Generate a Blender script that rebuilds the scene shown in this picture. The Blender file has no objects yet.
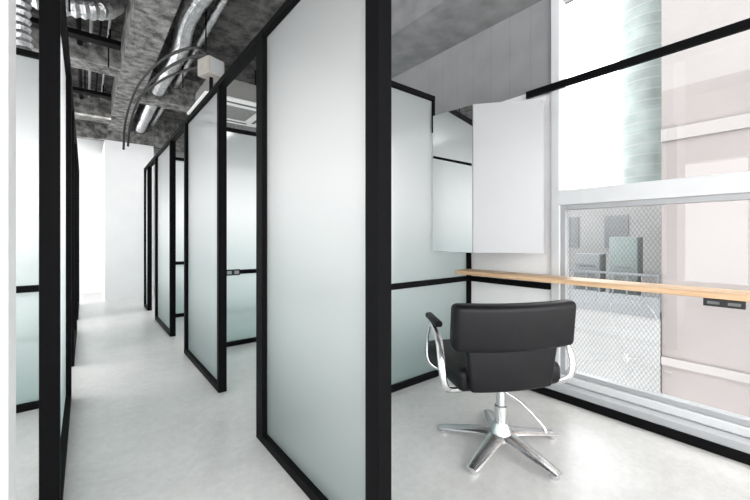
import bpy, bmesh, math, random
from mathutils import Vector, Matrix
random.seed(3)
scene=bpy.context.scene
H=1.15; F=360.0; TH=math.atan(290/360)
COL=scene.collection

# ---------------------------------------------------------------- materials
def newmat(name):
    m=bpy.data.materials.new(name); m.use_nodes=True
    nt=m.node_tree; nt.nodes.clear()
    out=nt.nodes.new('ShaderNodeOutputMaterial')
    return m,nt,out
def pmat(name,col,rough=.5,metal=0,noise=0,nscale=8,bump=0,bscale=40,spec=.5,detail=6,bdist=.01,lo=.3,hi=.7):
    m,nt,out=newmat(name)
    b=nt.nodes.new('ShaderNodeBsdfPrincipled')
    b.inputs['Base Color'].default_value=(*col,1); b.inputs['Roughness'].default_value=rough
    b.inputs['Metallic'].default_value=metal; b.inputs['Specular IOR Level'].default_value=spec
    nt.links.new(b.outputs[0],out.inputs[0])
    tc=nt.nodes.new('ShaderNodeTexCoord')
    if noise:
        n=nt.nodes.new('ShaderNodeTexNoise'); n.inputs['Scale'].default_value=nscale; n.inputs['Detail'].default_value=detail
        nt.links.new(tc.outputs['Object'],n.inputs['Vector'])
        r=nt.nodes.new('ShaderNodeValToRGB')
        r.color_ramp.elements[0].position=lo; r.color_ramp.elements[1].position=hi
        r.color_ramp.elements[0].color=(*[max(0,c*(1-noise)) for c in col],1)
        r.color_ramp.elements[1].color=(*[min(1,c*(1+noise)) for c in col],1)
        nt.links.new(n.outputs['Fac'],r.inputs['Fac']); nt.links.new(r.outputs['Color'],b.inputs['Base Color'])
    if bump:
        n2=nt.nodes.new('ShaderNodeTexNoise'); n2.inputs['Scale'].default_value=bscale; n2.inputs['Detail'].default_value=5
        nt.links.new(tc.outputs['Object'],n2.inputs['Vector'])
        bp=nt.nodes.new('ShaderNodeBump'); bp.inputs['Strength'].default_value=bump; bp.inputs['Distance'].default_value=bdist
        nt.links.new(n2.outputs['Fac'],bp.inputs['Height']); nt.links.new(bp.outputs[0],b.inputs['Normal'])
    return m
M={}
M['black']=pmat('black_steel',(.003,.003,.0035),.65,noise=.15,nscale=30,spec=.08)
M['white']=pmat('white_plaster',(.80,.80,.805),.8,noise=.02,nscale=4,bump=.05,bscale=120)
M['frame']=pmat('white_aluminium',(.58,.59,.60),.4,noise=.02,nscale=10)
M['greyframe']=pmat('grey_aluminium',(.34,.35,.36),.35,noise=.03,nscale=10)
M['sill']=pmat('grey_sill',(.34,.35,.36),.4,noise=.03,nscale=10)
M['socket']=pmat('socket_grey',(.12,.12,.12),.5,noise=.03,nscale=10)
M['concrete']=pmat('raw_concrete',(.17,.167,.16),.9,noise=.65,nscale=11,bump=.9,bscale=26,detail=15,bdist=.02,lo=.36,hi=.66)
M['darkceil']=pmat('dark_ceiling_concrete',(.065,.063,.061),.9,noise=.7,nscale=9,bump=.9,bscale=22,detail=15,bdist=.02,lo=.36,hi=.66)
M['soffit']=pmat('soffit_concrete',(.21,.21,.214),.85,noise=.22,nscale=6,detail=14,bump=.3,bscale=20)
M['silver']=pmat('galvanised_duct',(.60,.60,.61),.30,1,noise=.2,nscale=14,bump=.9,bscale=22,bdist=.02)
M['chrome']=pmat('polished_aluminium',(.74,.74,.75),.27,1,noise=.03,nscale=12)
M['leather']=pmat('black_leatherette',(.004,.004,.005),.42,noise=.2,nscale=20,bump=.15,bscale=10,spec=.22,bdist=.01)
M['rubber']=pmat('black_rubber',(.010,.010,.010),.6,noise=.1,nscale=30)
M['mirror']=pmat('mirror_silvering',(.84,.85,.85),.02,1)
M['satin']=pmat('satin_white_panel',(.33,.335,.34),.28,noise=.01,nscale=3)
M['cabwhite']=pmat('mirror_case_paint',(.3,.31,.32),.5)
M['acwhite']=pmat('ac_plastic',(.80,.80,.78),.5,noise=.03)
M['acgrey']=pmat('ac_grille_plastic',(.24,.24,.23),.6)
M['acdark']=pmat('ac_slot',(.06,.06,.06),.6)
M['beige']=pmat('beige_box',(.34,.32,.29),.6,noise=.12,nscale=14)
M['pink']=pmat('pink_facade',(.150,.133,.128),.8,noise=.10,nscale=.6)
M['pinkpale']=pmat('pale_pink_band',(.185,.171,.166),.8,noise=.08,nscale=.7)
M['facade']=pmat('pale_facade',(.20,.20,.198),.8,noise=.10,nscale=.9)
M['greyfac']=pmat('grey_facade',(.09,.095,.10),.8,noise=.1,nscale=1)
M['unit']=pmat('pale_grey_unit',(.13,.135,.138),.8,noise=.1,nscale=1)
M['greenbox']=pmat('green_grey_unit',(.105,.13,.125),.6,noise=.1,nscale=1)
M['towerglass']=pmat('tower_glass',(.150,.178,.170),.5,0,noise=.25,nscale=2)
M['ring']=pmat('tower_ring',(.20,.215,.21),.6,0,noise=.1,nscale=2)
M['asphalt']=pmat('street_asphalt',(.2,.2,.2),.9,noise=.2,nscale=2)

def floor_mat():
    m,nt,out=newmat('floor_concrete'); b=nt.nodes.new('ShaderNodeBsdfPrincipled'); nt.links.new(b.outputs[0],out.inputs[0])
    b.inputs['Roughness'].default_value=.28; b.inputs['Specular IOR Level'].default_value=.55
    tc=nt.nodes.new('ShaderNodeTexCoord')
    def nz(sc,det,lo,hi,a,c):
        n=nt.nodes.new('ShaderNodeTexNoise'); n.inputs['Scale'].default_value=sc; n.inputs['Detail'].default_value=det; n.inputs['Roughness'].default_value=.7
        nt.links.new(tc.outputs['Object'],n.inputs['Vector'])
        r=nt.nodes.new('ShaderNodeValToRGB'); r.color_ramp.elements[0].position=lo; r.color_ramp.elements[1].position=hi
        r.color_ramp.elements[0].color=(a,a,a,1); r.color_ramp.elements[1].color=(c,c,c,1)
        nt.links.new(n.outputs['Fac'],r.inputs[0]); return r.outputs[0]
    def mul(x,y):
        k=nt.nodes.new('ShaderNodeMix'); k.data_type='RGBA'; k.blend_type='MULTIPLY'; k.inputs['Factor'].default_value=1
        nt.links.new(x,k.inputs['A']); nt.links.new(y,k.inputs['B']); return k.outputs['Result']
    a=mul(nz(2.6,15,.35,.65,.86,1),nz(22,12,.35,.6,.89,1)); a=mul(a,nz(110,4,.30,.42,.78,1))
    k=nt.nodes.new('ShaderNodeMix'); k.data_type='RGBA'; k.blend_type='MULTIPLY'; k.inputs['Factor'].default_value=1
    nt.links.new(a,k.inputs['A']); k.inputs['B'].default_value=(.655,.648,.634,1); nt.links.new(k.outputs['Result'],b.inputs['Base Color'])
    bp=nt.nodes.new('ShaderNodeBump'); bp.inputs['Strength'].default_value=.08; bp.inputs['Distance'].default_value=.005
    nt.links.new(a,bp.inputs['Height']); nt.links.new(bp.outputs[0],b.inputs['Normal'])
    return m
M['floor']=floor_mat()
def wood():
    m,nt,out=newmat('oak_wood'); b=nt.nodes.new('ShaderNodeBsdfPrincipled'); nt.links.new(b.outputs[0],out.inputs[0])
    b.inputs['Roughness'].default_value=.45
    tc=nt.nodes.new('ShaderNodeTexCoord'); mp=nt.nodes.new('ShaderNodeMapping'); mp.inputs['Scale'].default_value=(14,1.0,14)
    n=nt.nodes.new('ShaderNodeTexNoise'); n.inputs['Scale'].default_value=3; n.inputs['Detail'].default_value=8
    r=nt.nodes.new('ShaderNodeValToRGB'); r.color_ramp.elements[0].color=(.46,.28,.15,1); r.color_ramp.elements[1].color=(.70,.49,.30,1)
    r.color_ramp.elements[0].position=.3; r.color_ramp.elements[1].position=.7
    nt.links.new(tc.outputs['Object'],mp.inputs[0]); nt.links.new(mp.outputs[0],n.inputs['Vector']); nt.links.new(n.outputs['Fac'],r.inputs[0]); nt.links.new(r.outputs[0],b.inputs['Base Color'])
    return m
M['wood']=wood()
def boards():
    m,nt,out=newmat('grey_board_wall'); b=nt.nodes.new('ShaderNodeBsdfPrincipled'); nt.links.new(b.outputs[0],out.inputs[0])
    b.inputs['Roughness'].default_value=.75
    tc=nt.nodes.new('ShaderNodeTexCoord'); s=nt.nodes.new('ShaderNodeSeparateXYZ'); nt.links.new(tc.outputs['Object'],s.inputs[0])
    def math_(op,a,bv):
        n=nt.nodes.new('ShaderNodeMath'); n.operation=op
        nt.links.new(a,n.inputs[0])
        if isinstance(bv,(int,float)): n.inputs[1].default_value=bv
        else: nt.links.new(bv,n.inputs[1])
        return n.outputs[0]
    l=math_('LESS_THAN',math_('FRACT',math_('MULTIPLY',s.outputs['Y'],1/.18),0),.03)
    n=nt.nodes.new('ShaderNodeTexNoise'); n.inputs['Scale'].default_value=5; n.inputs['Detail'].default_value=12; nt.links.new(tc.outputs['Object'],n.inputs['Vector'])
    rr=nt.nodes.new('ShaderNodeMapRange'); rr.inputs['To Min'].default_value=.82; rr.inputs['To Max'].default_value=1.18; nt.links.new(n.outputs['Fac'],rr.inputs['Value'])
    r=nt.nodes.new('ShaderNodeMix'); r.data_type='RGBA'
    r.inputs['A'].default_value=(.235,.235,.24,1); r.inputs['B'].default_value=(.195,.195,.20,1)
    nt.links.new(l,r.inputs['Factor'])
    k=nt.nodes.new('ShaderNodeMix'); k.data_type='RGBA'; k.blend_type='MULTIPLY'; k.inputs['Factor'].default_value=1
    nt.links.new(r.outputs['Result'],k.inputs['A']); nt.links.new(rr.outputs[0],k.inputs['B'])
    nt.links.new(k.outputs['Result'],b.inputs['Base Color'])
    return m
M['boards']=boards()
def frosted():
    m,nt,out=newmat('frosted_glass')
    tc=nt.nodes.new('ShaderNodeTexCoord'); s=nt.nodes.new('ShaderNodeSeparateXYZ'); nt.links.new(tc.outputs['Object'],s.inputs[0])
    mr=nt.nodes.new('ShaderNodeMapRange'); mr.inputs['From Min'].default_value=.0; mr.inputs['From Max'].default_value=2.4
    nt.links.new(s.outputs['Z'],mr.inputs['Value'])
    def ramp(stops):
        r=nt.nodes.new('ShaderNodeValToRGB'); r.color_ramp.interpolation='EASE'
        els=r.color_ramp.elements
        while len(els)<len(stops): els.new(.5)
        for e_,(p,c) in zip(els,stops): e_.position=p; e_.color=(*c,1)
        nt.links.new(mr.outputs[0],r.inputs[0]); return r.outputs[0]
    c1=ramp([(0,(.38,.48,.465)),(.34,(.72,.785,.775)),(.62,(.98,.98,.98)),(1,(.66,.685,.685))])  # glass tints hold painted shading: darker foot and top, bright middle
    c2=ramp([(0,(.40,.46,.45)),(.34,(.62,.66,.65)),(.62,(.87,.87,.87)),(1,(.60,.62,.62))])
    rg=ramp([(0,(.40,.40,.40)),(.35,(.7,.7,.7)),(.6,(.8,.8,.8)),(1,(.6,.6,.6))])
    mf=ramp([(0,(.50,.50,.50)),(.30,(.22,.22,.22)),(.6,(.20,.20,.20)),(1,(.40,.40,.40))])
    tr=nt.nodes.new('ShaderNodeBsdfTranslucent'); nt.links.new(c1,tr.inputs['Color'])
    rf=nt.nodes.new('ShaderNodeBsdfRefraction'); nt.links.new(c1,rf.inputs['Color']); nt.links.new(rg,rf.inputs['Roughness']); rf.inputs['IOR'].default_value=1.05
    df=nt.nodes.new('ShaderNodeBsdfDiffuse'); nt.links.new(c2,df.inputs['Color'])
    gl=nt.nodes.new('ShaderNodeBsdfGlossy'); gl.inputs['Roughness'].default_value=.5
    m1=nt.nodes.new('ShaderNodeMixShader'); nt.links.new(mf,m1.inputs[0])
    nt.links.new(tr.outputs[0],m1.inputs[1]); nt.links.new(rf.outputs[0],m1.inputs[2])
    m2=nt.nodes.new('ShaderNodeMixShader'); m2.inputs[0].default_value=.15
    nt.links.new(m1.outputs[0],m2.inputs[1]); nt.links.new(df.outputs[0],m2.inputs[2])
    m3=nt.nodes.new('ShaderNodeMixShader'); lw=nt.nodes.new('ShaderNodeLayerWeight'); lw.inputs[0].default_value=.2
    mm=nt.nodes.new('ShaderNodeMath'); mm.operation='MULTIPLY'; mm.inputs[1].default_value=.2
    nt.links.new(lw.outputs['Fresnel'],mm.inputs[0]); nt.links.new(mm.outputs[0],m3.inputs[0])
    nt.links.new(m2.outputs[0],m3.inputs[1]); nt.links.new(gl.outputs[0],m3.inputs[2])
    nt.links.new(m3.outputs[0],out.inputs[0]); return m
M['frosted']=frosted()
def clear(name,wire=False):
    m,nt,out=newmat(name)
    t=nt.nodes.new('ShaderNodeBsdfTransparent'); t.inputs[0].default_value=(.96,.98,.98,1)
    g=nt.nodes.new('ShaderNodeBsdfGlossy'); g.inputs['Roughness'].default_value=.02
    mx=nt.nodes.new('ShaderNodeMixShader'); mx.inputs[0].default_value=.05
    nt.links.new(t.outputs[0],mx.inputs[1]); nt.links.new(g.outputs[0],mx.inputs[2])
    last=mx.outputs[0]
    if wire:
        tc=nt.nodes.new('ShaderNodeTexCoord'); s=nt.nodes.new('ShaderNodeSeparateXYZ'); nt.links.new(tc.outputs['Object'],s.inputs[0])
        def mt(op,a,b):
            n=nt.nodes.new('ShaderNodeMath'); n.operation=op
            for i,v in enumerate((a,b)):
                if isinstance(v,(int,float)): n.inputs[i].default_value=v
                else: nt.links.new(v,n.inputs[i])
            return n.outputs[0]
        def line(sg):
            a=mt('MULTIPLY',s.outputs['Z'],sg*.62); q=mt('ADD',s.outputs['Y'],a); q=mt('ADD',q,20.0)
            q=mt('FRACT',mt('MULTIPLY',q,1/.024),0); return mt('LESS_THAN',q,.12)
        k=mt('MAXIMUM',line(1),line(-1))
        d=nt.nodes.new('ShaderNodeBsdfDiffuse'); d.inputs[0].default_value=(.06,.06,.065,1)
        m2=nt.nodes.new('ShaderNodeMixShader'); k=mt('MULTIPLY',k,.6); nt.links.new(k,m2.inputs[0]); nt.links.new(last,m2.inputs[1]); nt.links.new(d.outputs[0],m2.inputs[2]); last=m2.outputs[0]
    nt.links.new(last,out.inputs[0]); return m
M['glass']=clear('clear_glass'); M['wired']=clear('wired_glass',True)

# ---------------------------------------------------------------- helpers
def tag(o,label=None,cat=None,group=None,kind=None):
    if label:o['label']=label
    if cat:o['category']=cat
    if group:o['group']=group
    if kind:o['kind']=kind
    return o
def finish(bm,name,mat,parent=None,origin=None,smooth=False):
    bmesh.ops.recalc_face_normals(bm,faces=bm.faces)
    me=bpy.data.meshes.new(name); 
    if origin is not None:
        bmesh.ops.translate(bm,vec=-Vector(origin),verts=bm.verts)
    bm.to_mesh(me); bm.free()
    mats=mat if isinstance(mat,list) else [mat]
    for m_ in mats: me.materials.append(m_)
    o=bpy.data.objects.new(name,me); COL.objects.link(o)
    if origin is not None: o.location=Vector(origin)
    if parent:
        o.parent=parent
    if smooth:
        for p in me.polygons: p.use_smooth=True
        try: me.set_sharp_from_angle(angle=math.radians(40))
        except Exception: pass
    return o
def addbox(bm,x0,x1,y0,y1,z0,z1,mi=0):
    vs=[bm.verts.new((x,y,z)) for x in (x0,x1) for y in (y0,y1) for z in (z0,z1)]
    for f in ((0,1,3,2),(4,6,7,5),(0,4,5,1),(2,3,7,6),(0,2,6,4),(1,5,7,3)):
        fa=bm.faces.new([vs[i] for i in f]); fa.material_index=mi
def boxes(name,lst,mat,parent=None,origin=None,bevel=0):
    bm=bmesh.new()
    for b in lst: addbox(bm,*b)
    if bevel: bmesh.ops.bevel(bm,geom=bm.edges[:],offset=bevel,segments=2,affect='EDGES',profile=.5)
    return finish(bm,name,mat,parent,origin)
def rbox(name,c,s,mat,parent=None,bevel=.02,seg=4,rot=None,taper=None,bend=0):
    bm=bmesh.new(); bmesh.ops.create_cube(bm,size=1)
    for v in bm.verts: v.co=Vector((v.co.x*s[0],v.co.y*s[1],v.co.z*s[2]))
    if taper:
        for v in bm.verts:
            if v.co.z<0: v.co.x*=taper
    bmesh.ops.bevel(bm,geom=bm.edges[:],offset=bevel,segments=seg,affect='EDGES',profile=.5)
    if bend:
        for k in range(1,12):
            xx=-s[0]/2+s[0]*k/12
            bmesh.ops.bisect_plane(bm,geom=bm.verts[:]+bm.edges[:]+bm.faces[:],plane_co=(xx,0,0),plane_no=(1,0,0))
        for v in bm.verts: v.co.y+=bend*(v.co.x/(s[0]/2))**2
    if rot: bmesh.ops.rotate(bm,verts=bm.verts,cent=(0,0,0),matrix=Matrix.Rotation(rot[0],3,rot[1]))
    bmesh.ops.translate(bm,verts=bm.verts,vec=c)
    return finish(bm,name,mat,parent,smooth=True)
def catmull(pts,n=8):
    P=[Vector(p) for p in pts]; P=[P[0]*2-P[1]]+P+[P[-1]*2-P[-2]]; out=[]
    for i in range(1,len(P)-2):
        for k in range(n):
            t=k/n; a,b,c,d=P[i-1],P[i],P[i+1],P[i+2]
            out.append(.5*((2*b)+(-a+c)*t+(2*a-5*b+4*c-d)*t*t+(-a+3*b-3*c+d)*t**3))
    out.append(P[-2]); return out
def resample(pts,step):
    out=[pts[0]]; acc=0
    for a,b in zip(pts[:-1],pts[1:]):
        L=(b-a).length
        if L<1e-6: continue
        t=step-acc
        while t<=L:
            out.append(a+(b-a)*(t/L)); t+=step
        acc=(L-(t-step))
    return out
def addtube(bm,pts,r,n=12,sx=1,sy=1,up=None):
    pts=[Vector(p) for p in pts]; rings=[]; 
    t0=(pts[1]-pts[0]).normalized(); ref=Vector(up) if up else (Vector((0,0,1)) if abs(t0.z)<.9 else Vector((1,0,0)))
    nrm=(ref-t0*ref.dot(t0)).normalized()
    for i,p in enumerate(pts):
        t=(pts[min(i+1,len(pts)-1)]-pts[max(i-1,0)]).normalized()
        nrm=(nrm-t*nrm.dot(t)).normalized(); bi=t.cross(nrm)
        rr=r[i] if isinstance(r,(list,tuple)) else r
        rings.append([bm.verts.new(p+nrm*math.cos(2*math.pi*k/n)*rr*sx+bi*math.sin(2*math.pi*k/n)*rr*sy) for k in range(n)])
    for a,b in zip(rings[:-1],rings[1:]):
        for k in range(n): bm.faces.new((a[k],a[(k+1)%n],b[(k+1)%n],b[k]))
    bm.faces.new(rings[0][::-1]); bm.faces.new(rings[-1])
def tube(name,pts,r,mat,parent=None,n=12,smoothpath=True,sx=1,sy=1,origin=None):
    P=catmull(pts) if smoothpath and len(pts)>2 else [Vector(p) for p in pts]
    bm=bmesh.new(); addtube(bm,P,r,n,sx,sy); return finish(bm,name,mat,parent,origin,smooth=True)
def duct(name,pts,r,label,rib=.008,step=.03):
    P=resample(catmull(pts,12),step)
    rr=[r+(rib if i%2 else -rib)+random.uniform(-.002,.002) for i in range(len(P))]
    bm=bmesh.new(); addtube(bm,P,rr,18); o=finish(bm,name,M['silver'],origin=pts[0],smooth=False)
    for p in o.data.polygons: p.use_smooth=False
    return tag(o,label,'duct')
def lathe(bm,prof,n=24,c=(0,0)):
    rings=[[bm.verts.new((c[0]+r*math.cos(2*math.pi*k/n),c[1]+r*math.sin(2*math.pi*k/n),z)) for k in range(n)] for r,z in prof]
    for a,b in zip(rings[:-1],rings[1:]):
        for k in range(n): bm.faces.new((a[k],a[(k+1)%n],b[(k+1)%n],b[k]))
    bm.faces.new(rings[0][::-1]); bm.faces.new(rings[-1])
def empty(name,loc):
    o=bpy.data.objects.new(name,None); o.location=loc; o.empty_display_size=.1; COL.objects.link(o); return o

# ---------------------------------------------------------------- shell
XW=2.74; CEIL=3.5; YB=-2.6; YF=9.5; XL=-2.3; PH=2.32; YE=1.27
tag(boxes('floor',[(XL-.2,XW+.2,YB-.2,YF+.2,-.1,0)],M['floor']),kind='structure')
tag(boxes('ceiling',[(XL-.2,XW+.2,YB-.2,YF+.2,CEIL,CEIL+.15)],M['darkceil']),kind='structure')
ops=[(3.12,3.88),(4.3,5.75),(6.2,7.8)]
ws=[]; y=YE
for a,b in ops:
    ws.append((XW,XW+.2,y,a,0,2.30)); ws.append((XW,XW+.2,a,b,0,.24)); y=b
ws.append((XW,XW+.2,y,YF+.2,0,2.30))
ws.append((XW,XW+.2,YB,YE,0,.10))
tag(boxes('wall_right',ws,M['white']),kind='structure')
tag(boxes('wall_right_upper',[(XW,XW+.2,YE,YF+.2,2.30,CEIL),(XW,XW+.2,YB,YE,2.98,CEIL)],M['boards']),kind='structure')
tag(boxes('trim_1',[(2.16,XW,YB,YF,2.98,CEIL)],M['soffit']),kind='structure')
tag(boxes('wall_left',[(XL-.2,XL,YB,YF+.2,0,.3),(XL-.2,XL,YB,YF+.2,2.4,CEIL)]+[(XL-.2,XL,a,a+.5,.3,2.4) for a in (-2.6,.2,3.0,5.8)],M['white']),kind='structure')
tag(boxes('wall_far',[(XL,XW,YF,YF+.2,0,CEIL)],M['white']),kind='structure')
tag(boxes('wall_corridor_end',[(.28,1.05,8.23,YF,0,2.95)],M['white']),kind='structure')
tag(boxes('trim_9',[(XL,XW,8.23,8.4,2.95,CEIL)],M['concrete']),kind='structure')
tag(boxes('wall_left_end',[(-.75,-.135,1.15,1.27,0,CEIL)],M['white']),kind='structure')
tag(boxes('wall_back',[(XL-.2,XW+.2,YB-.2,YB,3.2,CEIL),(XL-.2,XW+.2,YB-.2,YB,0,.1)],M['white']),kind='structure')
tag(boxes('trim_2',[(.33,.62,YB,8.23,3.12,CEIL)],M['concrete']),kind='structure')
tag(boxes('trim_3',[(XL,.33,5.2,5.5,3.15,CEIL),(.62,2.16,5.9,6.2,3.1,CEIL)],M['concrete']),kind='structure')
tag(boxes('trim_4',[(XL,.33,7.2,7.45,3.05,CEIL)],M['concrete']),kind='structure')

def window(name,y0,y1,z0,z1,transom=None,wired=None,x=XW,fr=.06,bf=.05):
    e=empty(name,(x,(y0+y1)/2,z0)); e['kind']='structure'
    L=[(x-.03,x+.08,y0,y0+fr,z0,z1),(x-.03,x+.08,y1-fr,y1,z0,z1),(x-.03,x+.08,y0+fr,y1-fr,z0,z0+bf),(x-.03,x+.08,y0+fr,y1-fr,z1-fr,z1)]
    if transom: L.append((x-.03,x+.08,y0+fr,y1-fr,transom[0],transom[1]))
    a=boxes('window_frame',[(b[0]-e.location.x,b[1]-e.location.x,b[2]-e.location.y,b[3]-e.location.y,b[4]-z0,b[5]-z0) for b in L],M['frame'],e,bevel=.004)
    def pane(ya,yb,za,zb,mat):
        bm=bmesh.new(); vs=[bm.verts.new(v) for v in ((x+.02-e.location.x,ya-e.location.y,za-z0),(x+.02-e.location.x,yb-e.location.y,za-z0),(x+.02-e.location.x,yb-e.location.y,zb-z0),(x+.02-e.location.x,ya-e.location.y,zb-z0))]
        bm.faces.new(vs); finish(bm,'window_pane',mat,e)
    if transom:
        pane(y0+fr,y1-fr,transom[1],z1-fr,M['glass'])
        s=.035; zb,zt=z0+bf,transom[0]
        ym=wired
        SL=[(x-.01,x+.05,y1-fr-s,y1-fr,zb,zt),(x-.01,x+.05,y0+fr,y0+fr+s,zb,zt),(x-.01,x+.05,y0+fr+s,y1-fr-s,zt-s,zt),(x-.01,x+.05,y0+fr+s,y1-fr-s,zb,zb+s)]
        boxes('window_sash',[(b[0]-e.location.x,b[1]-e.location.x,b[2]-e.location.y,b[3]-e.location.y,b[4]-z0,b[5]-z0) for b in SL],M['greyframe'],e,bevel=.003)
        pane(ym,y1-fr-s,zb+s,zt-s,M['wired']); pane(y0+fr+s,ym,zb+s,zt-s,M['glass'])
    else: pane(y0+fr,y1-fr,z0+bf,z1-fr,M['glass'])
window('window_1',YB,YE,.10,2.98,(1.39,1.50),.615)
for i,(a,b) in enumerate(ops): window('window_%d'%(i+2),a,b,.24,2.30)
tag(boxes('trim_5',[(2.62,XW-.031,YB,1.99,.055,.10)],M['sill'],bevel=.004),kind='structure')
tag(boxes('baseboard_right',[(2.615,XW-.001,YB,1.99,0,.055)],M['black']),kind='structure')
tag(boxes('trim_6',[(2.68,XW-.035,YB,1.45,2.24,2.29)],M['black']),kind='structure')
tag(boxes('trim_10',[(2.70,XW-.001,YE+.01,1.995,.763,.807)],M['black']),kind='structure')

# ---------------------------------------------------------------- partitions
def partition(axis,a0,a1,t0,t1,w0,w1,label,mid=None,z1=PH,bot=.048,group=None,step=None):
    e=empty('partition_panel',((a0+a1)/2,(t0+t1)/2,0) if axis=='Y' else ((t0+t1)/2,(a0+a1)/2,0))
    tr=.040; mh=.022
    if not step:
        L=[(t0,t0+w0,0,z1),(t1-w1,t1,0,z1),(t0+w0,t1-w1,0,bot),(t0+w0,t1-w1,z1-tr,z1)]
        if mid: L.append((t0+w0,t1-w1,mid-mh,mid+mh))
        G=[(t0+w0,t1-w1,bot,z1-tr)] if not mid else [(t0+w0,t1-w1,bot,mid-mh),(t0+w0,t1-w1,mid+mh,z1-tr)]
    else:
        ts,zs=step
        L=[(t0,t0+w0,0,z1),(t1-w1,t1,0,zs),(t0+w0,t1-w1,0,bot),(t0+w0,ts,z1-tr,z1),(ts-.018,ts,zs-tr,z1-tr),(ts,t1-w1,zs-tr,zs),(t0+w0,t1-w1,mid-mh,mid+mh)]
        G=[(t0+w0,t1-w1,bot,mid-mh),(t0+w0,t1-w1,mid+mh,zs-tr),(t0+w0,ts-.018,zs-tr,z1-tr)]
    B=[]
    for p,q,u,v in L:
        B.append((a0,a1,p,q,u,v) if axis=='Y' else (p,q,a0,a1,u,v))
    o=e.location
    boxes('frame',[(b[0]-o.x,b[1]-o.x,b[2]-o.y,b[3]-o.y,b[4],b[5]) for b in B],M['black'],e,bevel=.003)
    for ta,tb,za,zb in G:
        bm=bmesh.new()
        if axis=='Y': q=[(0,ta-o.y,za),(0,tb-o.y,za),(0,tb-o.y,zb),(0,ta-o.y,zb)]
        else: q=[(ta-o.x,0,za),(tb-o.x,0,za),(tb-o.x,0,zb),(ta-o.x,0,zb)]
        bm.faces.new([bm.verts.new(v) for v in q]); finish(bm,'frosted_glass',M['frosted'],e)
    tag(e,label,'partition',group); return e
X1=.769; T=.06
lab='tall frosted glass screen in black steel frame beside the walkway'
labc='frosted glass booth divider in black frame with low middle rail'
g1='frosted screens along the walkway'; g2='frosted dividers between booths'
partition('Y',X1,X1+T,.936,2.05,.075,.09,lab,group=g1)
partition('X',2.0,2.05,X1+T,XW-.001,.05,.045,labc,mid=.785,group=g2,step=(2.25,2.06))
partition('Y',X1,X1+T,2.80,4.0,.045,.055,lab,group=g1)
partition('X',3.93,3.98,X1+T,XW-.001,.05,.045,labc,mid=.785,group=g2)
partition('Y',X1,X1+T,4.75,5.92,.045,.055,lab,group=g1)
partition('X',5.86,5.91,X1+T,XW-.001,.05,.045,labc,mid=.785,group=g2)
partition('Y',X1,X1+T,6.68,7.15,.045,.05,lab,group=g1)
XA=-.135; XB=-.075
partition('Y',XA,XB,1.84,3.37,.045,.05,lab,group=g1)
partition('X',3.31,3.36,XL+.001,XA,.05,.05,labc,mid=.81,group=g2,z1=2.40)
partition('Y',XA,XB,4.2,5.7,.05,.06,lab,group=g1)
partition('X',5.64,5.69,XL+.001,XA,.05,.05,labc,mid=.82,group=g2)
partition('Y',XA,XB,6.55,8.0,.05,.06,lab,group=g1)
tag(boxes('trim_7',[(X1,X1+T,2.05,2.80,PH-.04,PH),(X1,X1+T,4.0,4.75,PH-.04,PH),(X1,X1+T,5.92,6.68,PH-.04,PH)],M['black']),kind='structure')
tag(boxes('trim_8',[(XA,XB,3.37,4.2,PH-.04,PH),(XA,XB,5.7,6.55,PH-.04,PH)],M['black']),kind='structure')

# ---------------------------------------------------------------- counter
o=boxes('counter_shelf',[(2.50,2.705,YB+.2,1.995,.84,.873)],M['wood'],origin=(2.60,0,.84),bevel=.003)
tag(o,'long narrow light oak counter shelf running along the window','shelf')
def outlet(loc,ax,n=2,w=.12,label='black power outlet on the rail',h=.045):
    e=empty('power_outlet',loc); d=.02
    if ax=='X': boxes('housing',[(-w/2,w/2,-d,0,0,h)],M['rubber'],e,bevel=.003)
    else: boxes('housing',[(-d,0,-w/2,w/2,0,h)],M['rubber'],e,bevel=.003)
    for i in range(n):
        c=-w/2+w*(i+.5)/n
        s=w/n*.30
        if ax=='X': boxes('socket',[(c-s,c+s,-d-.002,-d,.014,h-.014)],M['greyframe'],e)
        else: boxes('socket',[(-d-.002,-d,c-s,c+s,.012,h-.012)],M['socket'],e)
    tag(e,label,'outlet'); return e
outlet((2.52,.31,.80),'Y',2,.155,'black two-socket power strip under the oak shelf edge',h=.039)
outlet((1.00,3.93,.754),'X',2,.15,'black power outlet on the booth divider rail',h=.062)
outlet((1.22,3.93,.754),'X',2,.15,'black power outlet on the booth divider rail',h=.062)

# ---------------------------------------------------------------- mirror
e=empty('corner_mirror',(2.45,1.7,1.038)); zt=2.15-1.038
def prism(name,poly,z0,z1,mat,parent):
    bm=bmesh.new(); lo=[bm.verts.new((p[0]-2.45,p[1]-1.7,z0)) for p in poly]; hi=[bm.verts.new((p[0]-2.45,p[1]-1.7,z1)) for p in poly]
    bm.faces.new(lo[::-1]); bm.faces.new(hi); n=len(poly)
    for i in range(n): bm.faces.new((lo[i],lo[(i+1)%n],hi[(i+1)%n],hi[i]))
    return finish(bm,name,mat,parent)
prism('case',[(2.222,1.998),(2.262,1.638),(2.565,1.256),(2.675,1.45),(2.675,1.998)],0,zt,M['cabwhite'],e)
def panel(name,p,q,th,mat):
    p=Vector((*p,0));q=Vector((*q,0)); d=(q-p).normalized(); n=Vector((d.y,-d.x,0))
    if n.x>0: n=-n
    return prism(name,[p[:2],q[:2],(q+n*th)[:2],(p+n*th)[:2]],.003,zt-.003,mat,e)
panel('mirror_panel',(2.221,1.995),(2.261,1.64),.005,M['mirror'])
tag(panel('door',(2.2615,1.6375),(2.5645,1.2555),.010,M['satin']),'plain satin pale grey front panel')
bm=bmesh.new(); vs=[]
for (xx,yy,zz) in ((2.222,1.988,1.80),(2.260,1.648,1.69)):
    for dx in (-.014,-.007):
        for dz in (0,.020): vs.append(bm.verts.new((xx+dx-2.45,yy-1.7,zz+dz-1.038)))
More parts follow.
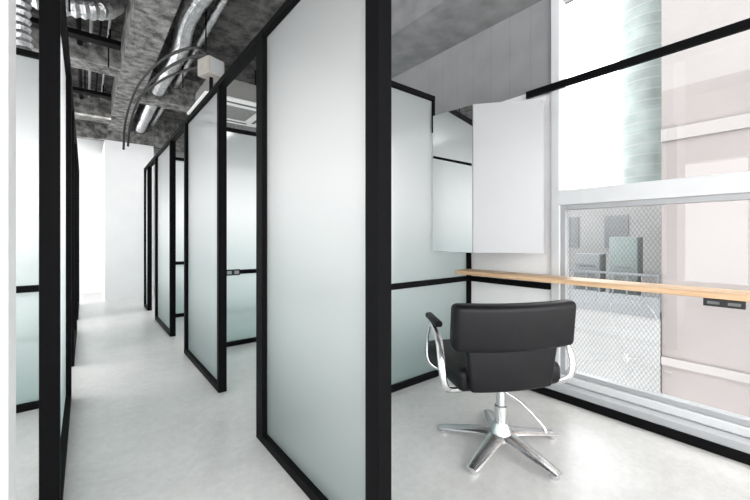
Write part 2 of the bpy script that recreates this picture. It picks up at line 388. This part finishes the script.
for f in ((0,1,3,2),(4,6,7,5),(0,4,5,1),(2,3,7,6),(0,2,6,4),(1,5,7,3)): bm.faces.new([vs[i] for i in f])
finish(bm,'reflection_strip',M['black'],e)  # solid dark strip stands in for a rail reflected in the mirror
tag(e,'tall angled frameless mirror fixed in the corner above the shelf','mirror')

# ---------------------------------------------------------------- chair
ch=empty('salon_chair',(1.80,1.12,0)); hd=math.radians(-28); ch.rotation_euler=(0,0,hd)
tag(ch,'black leatherette salon styling chair on a polished five-star base','chair')
bm=bmesh.new(); lathe(bm,[(.055,.03),(.066,.04),(.066,.085),(.05,.11),(.04,.13)],28)
base=finish(bm,'star_base',M['chrome'],ch,smooth=True)
for k in range(5):
    ang=math.radians(45+72*k)-hd
    d=Vector((math.cos(ang),math.sin(ang),0)); P=[d*.04+Vector((0,0,.070)),d*.12+Vector((0,0,.063)),d*.24+Vector((0,0,.044)),d*.315+Vector((0,0,.032)),d*.345+Vector((0,0,.027))]
    bm=bmesh.new(); addtube(bm,P,[.046,.042,.035,.030,.024],12,sx=.32,sy=1.1); 
    lathe(bm,[(.020,0.0),(.024,.006),(.024,.018),(.012,.028)],16,(d.x*.32,d.y*.32))
    finish(bm,'leg',M['chrome'],base,smooth=True)
bm=bmesh.new(); lathe(bm,[(.034,.11),(.034,.22),(.024,.225),(.024,.37)],24)
finish(bm,'column',M['chrome'],ch,smooth=True)
bm=bmesh.new(); addbox(bm,-.13,.13,-.12,.14,.365,.395); bmesh.ops.bevel(bm,geom=bm.edges[:],offset=.006,segments=2,affect='EDGES')
finish(bm,'mounting_plate',M['chrome'],ch)
tube('pump_lever',[(.02,-.02,.30),(.08,-.08,.26),(.14,-.16,.18),(.15,-.18,.15)],.007,M['chrome'],ch,10)
rbox('seat',(-.055,.06,.455),(.57,.54,.12),M['leather'],ch,.040,5)
br=rbox('backrest',(-.08,-.295,.730),(.635,.080,.225),M['leather'],ch,.028,6,rot=(math.radians(6),'X'),bend=.040)
rbox('lower_shell',(-.08,-.258,.525),(.49,.042,.225),M['leather'],br,.016,5,rot=(math.radians(4),'X'),taper=.88,bend=.028)
for s in (-1,1):
    dx=-.06 if s<0 else -.035
    pad=rbox('armrest',(s*.31+dx,.06,.70),(.042,.18,.032),M['leather'],ch,.013,4,rot=(math.radians(6),'X'))
    tube('arm_frame',[(s*.31+dx,.10,.686),(s*.322+dx,.02,.665),(s*.34+dx,-.10,.62),(s*.350+dx,-.165,.52),(s*.338+dx,-.17,.43),(s*.29+dx,-.14,.39),(s*.20,-.09,.375),(s*.1,-.05,.375)],.011,M['chrome'],pad,12,sx=1.0,sy=1.7)
    tube('arm_strut',[(s*.31+dx,.12,.668),(s*.32+dx,.14,.56),(s*.31+dx,.12,.44),(s*.25,.08,.385),(s*.14,.03,.375)],.009,M['chrome'],pad,12)

# ---------------------------------------------------------------- ceiling services
duct('flexible_duct',[(.80,2.2,3.30),(.82,3.0,3.26),(.77,3.8,3.28),(.83,4.6,3.25),(.80,5.7,3.24),(.82,8.2,3.24)],.08,'ribbed silver flexible duct hung below the ceiling')
duct('flexible_duct',[(-1.6,4.05,3.16),(-.9,4.08,3.12),(-.2,4.06,3.14),(.10,4.1,3.22),(.22,4.3,3.42)],.085,'ribbed silver duct crossing over the walkway')
duct('flexible_duct',[(-.36,3.73,2.50),(-.38,3.74,2.75),(-.37,3.73,3.1),(-.36,3.70,3.495)],.06,'short silver flexible duct dropping from the ceiling')
duct('flexible_duct',[(1.03,2.6,3.38),(1.00,3.6,3.36),(1.02,5.6,3.36),(1.02,8.2,3.36)],.035,'slim silver flexible duct curving along the ceiling',rib=.004)
for pts in ([(.82,3.14,2.63),(.75,3.35,2.71),(.62,4.0,2.80),(.50,4.8,2.78),(.44,5.4,2.58),(.43,5.6,2.33)],
            [(.77,3.10,2.63),(.70,3.35,2.76),(.58,4.0,2.87),(.46,4.8,2.85),(.40,5.5,2.64),(.39,5.7,2.3)],
            [(.86,3.18,2.63),(.84,3.6,2.74),(.72,4.4,2.90),(.60,5.3,3.00),(.55,6.2,3.105)]):
    tag(tube('power_cable',pts,.013,M['rubber'],n=8,origin=pts[0]),'black power cable arching below the bare ceiling','cable',group='black cables under the ceiling')
e=empty('junction_box',(.80,3.12,2.32)); e.rotation_euler=(0,0,.35)
bj=rbox('housing',(0,0,.205),(.15,.15,.14),M['beige'],e,.012,3)
tube('stem',[(0,0,0),(0,0,.14)],.015,M['black'],e,10)
rbox('cover',(0,-.08,.205),(.11,.012,.10),M['greyframe'],e,.004,2)
tag(e,'small beige grey junction box on a stem above the screen','junction box')
def cassette(c):
    e=empty('air_conditioner',c)
    rbox('body',(0,0,.16),(.78,.78,.26),M['acgrey'],e,.02,3)
    rbox('panel',(0,0,.015),(.95,.95,.03),M['acwhite'],e,.01,3)
    boxes('intake_grille',[(-.24,.24,-.24+i*.04,-.22+i*.04,-.006,0) for i in range(13)],M['acgrey'],e)
    for a,b in (((-.3,.3),(.35,.39)),((-.3,.3),(-.39,-.35)),((.35,.39),(-.3,.3)),((-.39,-.35),(-.3,.3))):
        boxes('louver',[(a[0],a[1],b[0],b[1],-.005,0)],M['acdark'],e)
    for sx in (-.3,.3): boxes('hanger',[(sx-.008,sx+.008,-.008,.008,.29,CEIL-c[2])],M['black'],e)
    tag(e,'white ceiling cassette air conditioner with square grille','air conditioner')
cassette((1.56,4.98,2.84))
pi=0
for x,z,r in ((-.05,3.32,.022),(.05,3.36,.016),(.13,3.40,.010),(.20,3.38,.012),(-.55,3.38,.03),(-.30,3.42,.014),(-.20,3.36,.010),(.68,3.44,.012)):
    tag(tube('ceiling_pipe',[(x,1.6,z),(x,4.6,z),(x,8.22,z)],r,M['greyframe'] if pi%2 else M['black'],n=10,smoothpath=False,origin=(x,1.6,z)),'straight service pipe running along the ceiling','pipe',group='straight pipes under the ceiling'); pi+=1
for x,y in ((-.5,3.2),(-.1,3.9),(.2,4.9),(-.6,4.8),(.0,5.9),(.95,3.9),(.95,5.0)):
    tag(tube('hanger_rod',[(x,y,3.02),(x,y,3.498)],.007,M['black'],n=8,origin=(x,y,3.0)),'thin black threaded rod hanging from the ceiling','rod',group='hanger rods')
for i,y in enumerate((3.3,4.7,6.5)):
    o=boxes('cable_tray',[(-1.8,.30,y,y+.12,3.20,3.215),(-1.8,.30,y,y+.012,3.215,3.25),(-1.8,.30,y+.108,y+.12,3.215,3.25),(-1.2,-1.185,y+.05,y+.065,3.215,3.5),(.2,.215,y+.05,y+.065,3.215,3.5)],M['black'],origin=(-.7,y,3.2))
    tag(o,'black steel cable tray crossing under the ceiling','cable tray',group='cable trays')

# ---------------------------------------------------------------- exterior
tag(boxes('street',[(3.5,40,-30,40,-6.1,-6)],M['asphalt']),'grey street surface below the window','street')
e=empty('office_building',(9.5,-2.5,-6))
def rel(L): return [(b[0]-9.5,b[1]-9.5,b[2]+2.5,b[3]+2.5,b[4]+6,b[5]+6) for b in L]
boxes('facade',rel([(7.5,12,-8,1.68,-6,3.6)]),M['pink'],e)
boxes('ledge',rel([(7.46,7.5,-8,1.68,2.75,2.95)]),M['pinkpale'],e)
boxes('ledge',rel([(7.46,7.5,-8,1.68,-.95,-.82)]),M['pinkpale'],e)
boxes('upper_floor',rel([(7.5,12,-8,1.68,3.6,10)]),M['pinkpale'],e)
tag(e,'pinkish grey office building with pale horizontal ledges','building')
e=empty('stair_tower',(12.6,3.15,-6))
bm=bmesh.new(); lathe(bm,[(.66,0),(.66,16)],28); finish(bm,'glazing',M['towerglass'],e,smooth=True)
for i in range(54):
    bm=bmesh.new(); lathe(bm,[(.664,i*.295),(.664,i*.295+.04)],28); finish(bm,'ring',M['ring'],e,smooth=True)
tag(e,'round glazed stair tower with horizontal grey rings','building')
e=empty('low_building',(8.6,3.3,-6))
boxes('roof_block',[(-1.14,1.5,-1.61,2.6,0,5.9)],M['facade'],e)
boxes('rear_block',[(1.5,2.2,-1.61,3.2,0,8.25)],M['facade'],e)
boxes('parapet',[(-1.16,-1.1,-1.61,2.6,5.8,6.15)],M['unit'],e)
boxes('railing',[(-1.18,-1.15,-1.61,2.6,6.5,6.54),(-1.18,-1.15,-1.61,2.6,6.32,6.345)]+[(-1.18,-1.15,-1.6+i*.22,-1.575+i*.22,6.15,6.5) for i in range(19)],M['greyfac'],e)
for i in range(2):
    boxes('rear_window',[(1.48,1.499,-.4+i*1.1,.1+i*1.1,6.9,7.7)],M['unit'],e)
tag(e,'low pale building with a flat railed roof','building')
for i,(y,h) in enumerate(((2.45,1.15),(3.1,.8))):
    e=empty('condenser_unit',(8.4,y,-.1))
    rbox('casing',(0,0,.12+h/2),(.35,.48,h),M['unit' if i else 'greenbox'],e,.02,2)
    boxes('vent',[(-.18,-.176,-.15,.15,.2+j*.09,.24+j*.09) for j in range(6)],M['greyfac'],e)
    boxes('foot',[(-.15,.15,-.2,-.15,0,.15)],M['greyfac'],e); boxes('foot',[(-.15,.15,.15,.2,0,.15)],M['greyfac'],e)
    tag(e,'grey rooftop equipment cabinet on short feet','condenser',group='rooftop cabinets')

# ---------------------------------------------------------------- light
w=bpy.data.worlds.new('world'); scene.world=w; w.use_nodes=True
bg=w.node_tree.nodes['Background']; bg.inputs[0].default_value=(.99,.992,1,1); bg.inputs[1].default_value=6.3
def area(loc,rot,sx,sy,p,col=(1,1,1)):  # added fill lights to brighten booths and corridor, no fittings behind them
    l=bpy.data.lights.new('fill_area','AREA'); l.shape='RECTANGLE'; l.size=sx; l.size_y=sy; l.energy=p; l.color=col
    o=bpy.data.objects.new('fill_light',l); o.location=loc; o.rotation_euler=rot; COL.objects.link(o)
    return o
area((1.5,6.9,3.0),(0,0,0),1.0,1.0,22)
area((-1.2,4.7,3.0),(0,0,0),1.0,1.0,22)
area((-.6,8.9,3.2),(0,0,0),.9,.7,8)
area((.2,7.0,3.05),(math.radians(10),0,0),.9,.9,12)
# ---------------------------------------------------------------- camera
cam=bpy.data.cameras.new('camera'); co=bpy.data.objects.new('camera',cam); COL.objects.link(co)
co.location=(0,0,H); co.rotation_euler=(math.radians(90),0,-TH)
cam.sensor_width=36; cam.lens=36*F/750; cam.shift_y=-12/750; cam.clip_start=.02
scene.camera=co
scene.view_settings.view_transform='Standard'
